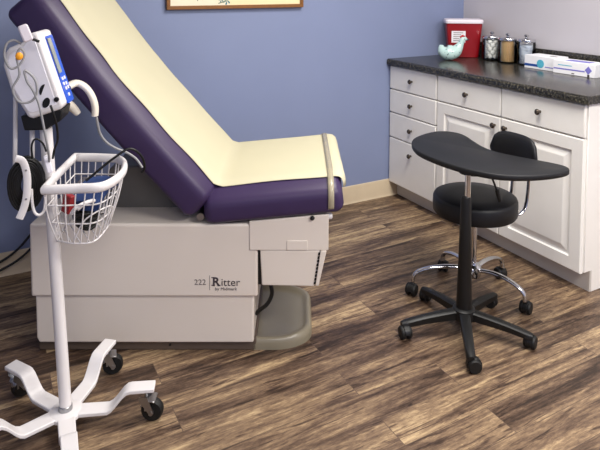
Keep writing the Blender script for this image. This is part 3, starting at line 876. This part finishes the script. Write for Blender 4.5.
for cx, cz, tilt in ((0.017, 0.133, -20), (0.025, 0.094, -20)):
    bm = BM(); pts = [(0.019 * 0.5 * cos(radians(a)), 0.034 * 0.5 * sin(radians(a))) for a in range(90, 271, 15)] if cx < 0.02 else [(0.010 * cos(radians(a)), 0.016 * sin(radians(a))) for a in range(0, 360, 24)]
    tl = radians(tilt)
    prism(bm, [(cx + 0.004 + u * cos(tl) - v * sin(tl), cz + u * sin(tl) + v * cos(tl)) for u, v in pts], XZ, -0.0685, -0.066)
    obj('port', bm, M['black'], mo, smooth=False)
bm = BM(); lathe(bm, [(0.0075, 0), (0.007, 0.006), (0, 0.007)], (0.058, -0.064, 0.103), 14, ax=RX90); obj('hose_port', bm, M['black'], mo)
bm = BM(); prism(bm, [(-0.050, 0.052), (0.072, 0.070), (0.064, 0.034), (0.020, 0.0075), (-0.040, 0.0075)], XZ, -0.050, 0.050); obj('tilt_mount', bm, M['black'], mo, bevel=0.004)
bm = BM(); tube(bm, catmull([(0.060, 0.060, 0.118), (0.082, 0.082, 0.126), (0.108, 0.085, 0.112), (0.128, 0.085, 0.083), (0.138, 0.085, 0.048), (0.137, 0.085, 0.018)], 5), 0.0185, 12, sx=1.0, sy=0.6)
obj('probe_holder', bm, M['cream'], mo, angle=60)
bm = BM(); tube(bm, catmull([(0.045, 0.058, 0.070), (0.066, 0.080, 0.050), (0.086, 0.085, 0.024)], 5), [0.016, 0.016, 0.016, 0.016, 0.016, 0.015, 0.014, 0.013, 0.012, 0.011, 0.009], 12)
obj('probe_cradle', bm, M['cream'], mo, angle=60)

# sensor cord draped over the monitor
sc_ = thing('sensor_cord', 'thin grey sensor cord with clip and orange tip looped over the white monitor', 'cord', SP + Vector((-0.10, -0.11, 1.18)))
off = Vector((-0.10, -0.11, 1.18))
def sp_(pts): return [Vector(p) - off for p in pts]
bm = BM()
tube(bm, catmull(sp_([(-0.105, -0.108, 1.235), (-0.125, -0.110, 1.246), (-0.143, -0.112, 1.234), (-0.148, -0.114, 1.200), (-0.134, -0.116, 1.168), (-0.112, -0.118, 1.176), (-0.098, -0.118, 1.204), (-0.108, -0.118, 1.222), (-0.118, -0.116, 1.200), (-0.112, -0.118, 1.150), (-0.130, -0.116, 1.110), (-0.116, -0.118, 1.074), (-0.088, -0.121, 1.070), (-0.070, -0.124, 1.092), (-0.073, -0.122, 1.132), (-0.098, -0.120, 1.160), (-0.094, -0.121, 1.130), (-0.078, -0.123, 1.100), (-0.064, -0.126, 1.058), (-0.052, -0.124, 0.985), (-0.042, -0.110, 0.920), (-0.036, -0.060, 0.875)]), 6), 0.0033, 8)
obj('lead', bm, M['greycable'], sc_, angle=80)
bm = BM(); prism(bm, rrect(-0.015, 0.012, -0.016, 0.032, 0.006, 3), XZ, -0.012, 0.012)
o = obj('finger_clip', bm, M['lidwhite'], sc_, loc=(0.010, -0.006, 0.078), rot=(0, radians(-20), 0), bevel=0.004); 
bm = BM(); box(bm, -0.005, 0.030, -0.005, 0.005, -0.004, 0.004); obj('clip_tip', bm, M['black'], sc_, loc=(0.014, -0.006, 0.072), rot=(0, radians(25), 0), bevel=0.002)
bm = BM(); sphere(bm, (-0.012, -0.018, 0.022), 0.010, 1, 0.6, 1.1); obj('orange_tip', bm, M['orange'], sc_)
bm = BM(); prism(bm, rrect(-0.008, 0.009, -0.026, 0.026, 0.005, 3), XZ, -0.010, 0.010); obj('connector', bm, M['whitegrey'], sc_, loc=Vector((-0.039, -0.052, 0.866)) - off, rot=(0, radians(-12), 0), bevel=0.003)
cable('short_hose_cord', 'short black lead looping over the grey connector behind the basket', [SP + Vector(p) for p in ((-0.080, -0.040, 0.885), (-0.081, -0.042, 0.925), (-0.070, -0.044, 0.944), (-0.052, -0.046, 0.930), (-0.042, -0.048, 0.903))], 0.0030, M['black'], 'cord')
cable('monitor_cord', 'thin black lead dropping from the port on the white monitor face', [SP + Vector(p) for p in ((-0.034, -0.118, 1.055), (-0.027, -0.121, 1.030), (-0.018, -0.112, 0.990), (-0.014, -0.088, 0.945), (-0.021, -0.060, 0.910), (-0.026, -0.058, 0.882))], 0.0034, M['black'], 'cord')
# pressure hose from the monitor to the basket
cable('hose_cord', 'grey rubber hose curving from the monitor down over the basket rim', [SP + Vector(p) for p in ((0.119, 0.056, 0.968), (0.124, 0.064, 0.940), (0.134, 0.080, 0.905), (0.155, 0.092, 0.872), (0.186, 0.100, 0.846), (0.222, 0.102, 0.826), (0.252, 0.092, 0.802), (0.270, 0.078, 0.772))], 0.0042, M['greycable'], 'hose')
cable('hose_cord', 'black rubber hose looping up out of the basket and beyond its rim', [SP + Vector(p) for p in ((0.080, 0.040, 0.768), (0.100, 0.040, 0.782), (0.140, 0.038, 0.812), (0.185, 0.034, 0.842), (0.215, 0.034, 0.856), (0.240, 0.032, 0.846), (0.262, 0.036, 0.816), (0.270, 0.046, 0.780), (0.262, 0.056, 0.764))], 0.0042, M['black'], 'hose')
cable('cuff_hose', 'black hose bent over the edge of the beige table shroud behind the basket', [(-2.050, -0.745, 0.515), (-2.028, -0.757, 0.542), (-1.998, -0.769, 0.548), (-1.978, -0.776, 0.530), (-1.968, -0.779, 0.514)], 0.0055, M['black'], 'hose')

# things in the basket
cu = thing('pressure_cuff', 'folded navy blood pressure cuff lying in the wire basket', 'cuff', SP + Vector((0.105, 0.035, 0.690)), radians(55))
bm = BM()
rings = []
for k in range(13):
    t = k / 12; x = -0.075 + 0.15 * t; zc = 0.018 + 0.016 * sin(t * pi) + 0.030 * t
    rings.append([(x, y, zc + dz) for y, dz in ((-0.045, -0.012), (0.045, -0.012), (0.050, 0.0), (0.045, 0.014), (0.0, 0.020), (-0.045, 0.014), (-0.050, 0.0))])
loft(bm, rings); obj('wrap', bm, M['navy'], cu, angle=60)
bm = BM(); box(bm, -0.02, 0.02, -0.03, 0.03, 0.0548, 0.058); obj('cuff_label', bm, M['labelwhite'], cu, rot=(0, radians(-10), 0), bevel=0.001, seg=1)
bm = BM()
for k in range(5):
    pts = [((0.030 + 0.002 * k) * cos(t), (0.042 + 0.003 * k) * sin(t), 0.0105 * k + 0.006 * sin(2 * t + k)) for t in [2 * pi * i / 24 for i in range(24)]]
    tube(bm, pts, 0.0055, 8, closed=True)
tag(obj('coiled_hose', bm, M['black'], loc=SP + Vector((0.078, 0.015, 0.639)), rot=(0, 0, radians(-25)), angle=80), 'coil of black rubber hose at the bottom of the wire basket', 'hose')
bm = BM(); box(bm, -0.011, 0.011, -0.018, 0.018, 0, 0.055)
tag(obj('probe_cover_box', bm, M['redsmall'], loc=SP + Vector((0.014, -0.028, 0.700)), rot=(radians(6), radians(8), radians(30)), bevel=0.003), 'small dark red carton tucked against the basket wall near the pole', 'box')
cable('white_lead_cord', 'short loop of white lead lying in the front of the wire basket', [SP + Vector(p) for p in ((0.020, -0.085, 0.715), (0.030, -0.100, 0.735), (0.055, -0.098, 0.745), (0.085, -0.080, 0.742), (0.070, -0.050, 0.730), (0.040, -0.060, 0.716))], 0.006, M['white'], 'cord')

# ------------------------------------------------------------------ tray table
TP = Vector((-0.680, -1.391, 0))
tt = thing('tray_table', 'charcoal boomerang-topped rolling tray table standing in front of the black stool', 'table', TP)
ZT = 0.672
out = [(0.029, 0.379), (0.095, 0.462), (0.188, 0.513), (0.290, 0.536), (0.350, 0.520), (0.383, 0.468), (0.378, 0.400), (0.340, 0.305), (0.308, 0.215), (0.298, 0.135), (0.315, 0.060), (0.350, -0.030), (0.384, -0.110), (0.395, -0.168), (0.372, -0.203), (0.320, -0.212), (0.240, -0.203), (0.150, -0.172), (0.065, -0.113), (0.012, -0.018), (-0.012, 0.080), (-0.018, 0.180), (-0.008, 0.290)]
kf = 0.975; cen = Vector((-1.66, -1.70))
# scale the outline slightly about the column so the rim sits at true size for this height
op = [((x + 0.004) * 0.965 - 0.012, (y) * 0.965 - 0.006) for x, y in out]
sm = catmull([(x, y, 0) for x, y in op], 5, True)
bm = BM()
c0 = sum(sm, Vector()) / len(sm)
rings = []
for k, z in ((0.985, ZT - 0.024), (1.0, ZT - 0.019), (1.0, ZT - 0.005), (0.994, ZT - 0.001), (0.985, ZT)):
    rings.append([(c0.x + (p.x - c0.x) * k, c0.y + (p.y - c0.y) * k, z) for p in sm])
loft(bm, rings); obj('tray_top', bm, M['traytop'], tt, angle=50)
bm = BM(); ln = Vector((0.008, -0.004, 0))
lathe(bm, [(0.0115, 0.50), (0.0115, ZT - 0.026)], (0.006, -0.003, 0), 16); obj('inner_column', bm, M['chrome'], tt)
bm = BM(); lathe(bm, [(0.034, 0.075), (0.031, 0.11), (0.026, 0.30), (0.0205, 0.545), (0.0175, 0.556), (0.012, 0.558)], (0, 0, 0), 20); obj('column_sleeve', bm, M['black'], tt)
bm = BM(); lathe(bm, [(0.02, 0), (0.050, 0.004), (0.050, 0.010), (0, 0.011)], (0.045, 0.02, ZT - 0.0345), 20); obj('mounting_plate', bm, M['black'], tt)
bm = BM(); tube(bm, [(0.075, -0.06, ZT - 0.030), (0.085, -0.066, 0.615), (0.096, -0.072, 0.580)], 0.004, 8); tube(bm, [(0.094, -0.071, 0.590), (0.106, -0.077, 0.545)], 0.0085, 10)
obj('height_lever', bm, M['black'], tt)
bm = BM(); lathe(bm, [(0, 0.058), (0.046, 0.060), (0.048, 0.075), (0.044, 0.098), (0.034, 0.104), (0, 0.104)], seg=24); obj('hub', bm, M['black'], tt)
for i, a in enumerate((16, 88, 160, 232, 304)):
    A_ = radians(a); ca, sa = cos(A_), sin(A_)
    bm = BM(); rings = []
    for k in range(14):
        t = k / 13; r = 0.03 + 0.232 * t
        zt = 0.098 - 0.024 * t - 0.012 * t ** 3; th = 0.036 - 0.014 * t; hw = 0.021 - 0.005 * t
        if k == 13: hw *= 0.75; th *= 0.9
        rings.append([(r * ca - s * hw * sa, r * sa + s * hw * ca, z) for s, z in ((-1, zt - th), (1, zt - th), (1, zt - 0.006), (0.55, zt), (-0.55, zt), (-1, zt - 0.006))])
    loft(bm, rings); obj('leg', bm, M['black'], tt, angle=50)
    caster(tt, 0.250 * ca, 0.250 * sa, A_ + radians((100, -60, 95, 100, 80)[i]), 0.0255, 0.062, M['black'], M['rubber'], True, 0.012)

# ------------------------------------------------------------------ stool
SS = Vector((-0.452, -1.212, 0))
so_ = thing('clinic_stool', 'round black padded stool with low backrest and chrome wheeled base by the cabinets', 'stool', SS)
bm = BM()
lathe(bm, [(0, 0.386), (0.165, 0.386), (0.177, 0.390), (0.1825, 0.398), (0.1835, 0.425), (0.1825, 0.453), (0.178, 0.463), (0.168, 0.468), (0.10, 0.472), (0, 0.473)], seg=48); obj('seat', bm, M['blackseat'], so_, angle=60)
bm = BM(); box(bm, -0.10, 0.13, -0.07, 0.07, 0.372, 0.3845); obj('seat_plate', bm, M['black'], so_, bevel=0.004)
bm = BM(); lathe(bm, [(0.0125, 0.12), (0.0125, 0.372)], seg=18); obj('column', bm, M['chrome'], so_)
bm = BM(); lathe(bm, [(0.0, 0.095), (0.030, 0.095), (0.034, 0.105), (0.034, 0.142), (0.024, 0.152), (0.0, 0.152)], seg=20); obj('hub', bm, M['chrome'], so_)
for i, (a, rl) in enumerate(((147, 0.268), (82, 0.240), (12, 0.242), (-67, 0.230), (212, 0.188))):
    A_ = radians(a); ca, sa = cos(A_), sin(A_)
    bm = BM()
    pr = catmull([(0.02, 0.128), (0.09, 0.136), (0.16, 0.126), (rl - 0.03, 0.106), (rl - 0.004, 0.083), (rl, 0.060)] and [(0.02, 0, 0.128), (0.09, 0, 0.136), (rl * 0.66, 0, 0.128), (rl - 0.028, 0, 0.108), (rl - 0.005, 0, 0.085), (rl, 0, 0.058)], 4)
    tube(bm, [(p.x * ca, p.x * sa, p.z) for p in pr], 0.0115, 10, up=(-sa, ca, 0), sx=0.75, sy=1.15); obj('leg', bm, M['chrome'], so_, angle=60)
    caster(so_, rl * ca, rl * sa, A_ + radians((60, -50, 70, 90, 180)[i]), 0.0265, 0.062, M['black'], M['rubber'], True, 0.012)
# backrest: curved pad facing the seat
bm = BM()
rings = []
cyb = -0.055
for k in range(17):
    u = -1 + 2 * k / 16
    y = cyb + u * 0.130
    hz = 0.084 * (max(0.0, 1 - abs(u) ** 4.5)) ** 0.45 if abs(u) < 1 else 0.0
    hz = max(hz, 0.012); th = 0.021 * max(0.3, (1 - abs(u) ** 5) ** 0.5)
    xc = 0.200 - 0.030 * u * u
    ring = []
    for j in range(16):
        a = 2 * pi * j / 16
        ring.append((xc + th * cos(a), y, 0.648 + hz * (abs(sin(a)) ** 0.7) * (1 if sin(a) >= 0 else -1)))
    rings.append(ring)
loft(bm, rings); bp_ = obj('backrest', bm, M['blackseat'], so_, angle=70)
for yb in (-0.100, -0.010):
    bm = BM()
    tube(bm, catmull([(0.05, yb * 0.6, 0.377), (0.150, yb * 0.9, 0.376), (0.192, yb, 0.390), (0.214, yb, 0.430), (0.224, yb, 0.52), (0.222, yb, 0.64)], 5), 0.009, 10, up=(0, 1, 0), sx=0.55, sy=1.0)
    obj('back_bar', bm, M['chrome'], so_, angle=60)
# ------------------------------------------------------------------ lamps and camera
def area(name, loc, sx, sy, power, col, rot=(0, 0, 0)):
    l = bpy.data.lights.new(name, 'AREA'); l.shape = 'RECTANGLE'; l.size = sx; l.size_y = sy; l.energy = power; l.color = col
    o = bpy.data.objects.new(name, l); COL.objects.link(o); o.location = loc; o.rotation_euler = rot; return o
area('ceiling_or_fill_lamp', (-0.75, -1.55, HC - 0.01), 1.2, 0.6, 60, (1.0, 0.96, 0.90))
area('ceiling_or_fill_lamp', (-0.55, -3.7, HC - 0.01), 1.2, 0.6, 104, (1.0, 0.96, 0.90))  # added front fill on the camera side, not a known fixture
area('ceiling_or_fill_lamp', (-2.5, -4.3, HC - 0.01), 1.2, 0.6, 45, (1.0, 0.96, 0.90))  # weak fill added to brighten the table front and monitor
w = bpy.data.worlds.new('world'); SC.world = w; w.use_nodes = True
w.node_tree.nodes['Background'].inputs[0].default_value = (0.6, 0.65, 0.75, 1); w.node_tree.nodes['Background'].inputs[1].default_value = 0.3

cam = bpy.data.cameras.new('camera'); co = bpy.data.objects.new('camera', cam); COL.objects.link(co)
C = Vector((-2.3558, -3.1042, 1.4078)); yaw, pitch, roll = -0.4958, 0.061, 0.0025
f = Vector((-sin(yaw) * cos(pitch), cos(yaw) * cos(pitch), -sin(pitch))); r = Vector((cos(yaw), sin(yaw), 0)); u = r.cross(f)
r2 = r * cos(roll) + u * sin(roll); u2 = r2.cross(f)
co.matrix_world = Matrix(((r2.x, u2.x, -f.x, C.x), (r2.y, u2.y, -f.y, C.y), (r2.z, u2.z, -f.z, C.z), (0, 0, 0, 1)))
cam.sensor_fit = 'HORIZONTAL'; cam.sensor_width = 36.0; cam.lens = 588.78 * 36.0 / 600.0
cam.shift_x = (300 - 301.56) / 600.0; cam.shift_y = (18.64 - 225) / 600.0
cam.clip_start = 0.05
SC.camera = co
SC.view_settings.view_transform = 'Standard'; SC.view_settings.look = 'None'
SC.view_settings.exposure = 0.0; SC.view_settings.gamma = 1.0; SC.view_settings.use_curve_mapping = False
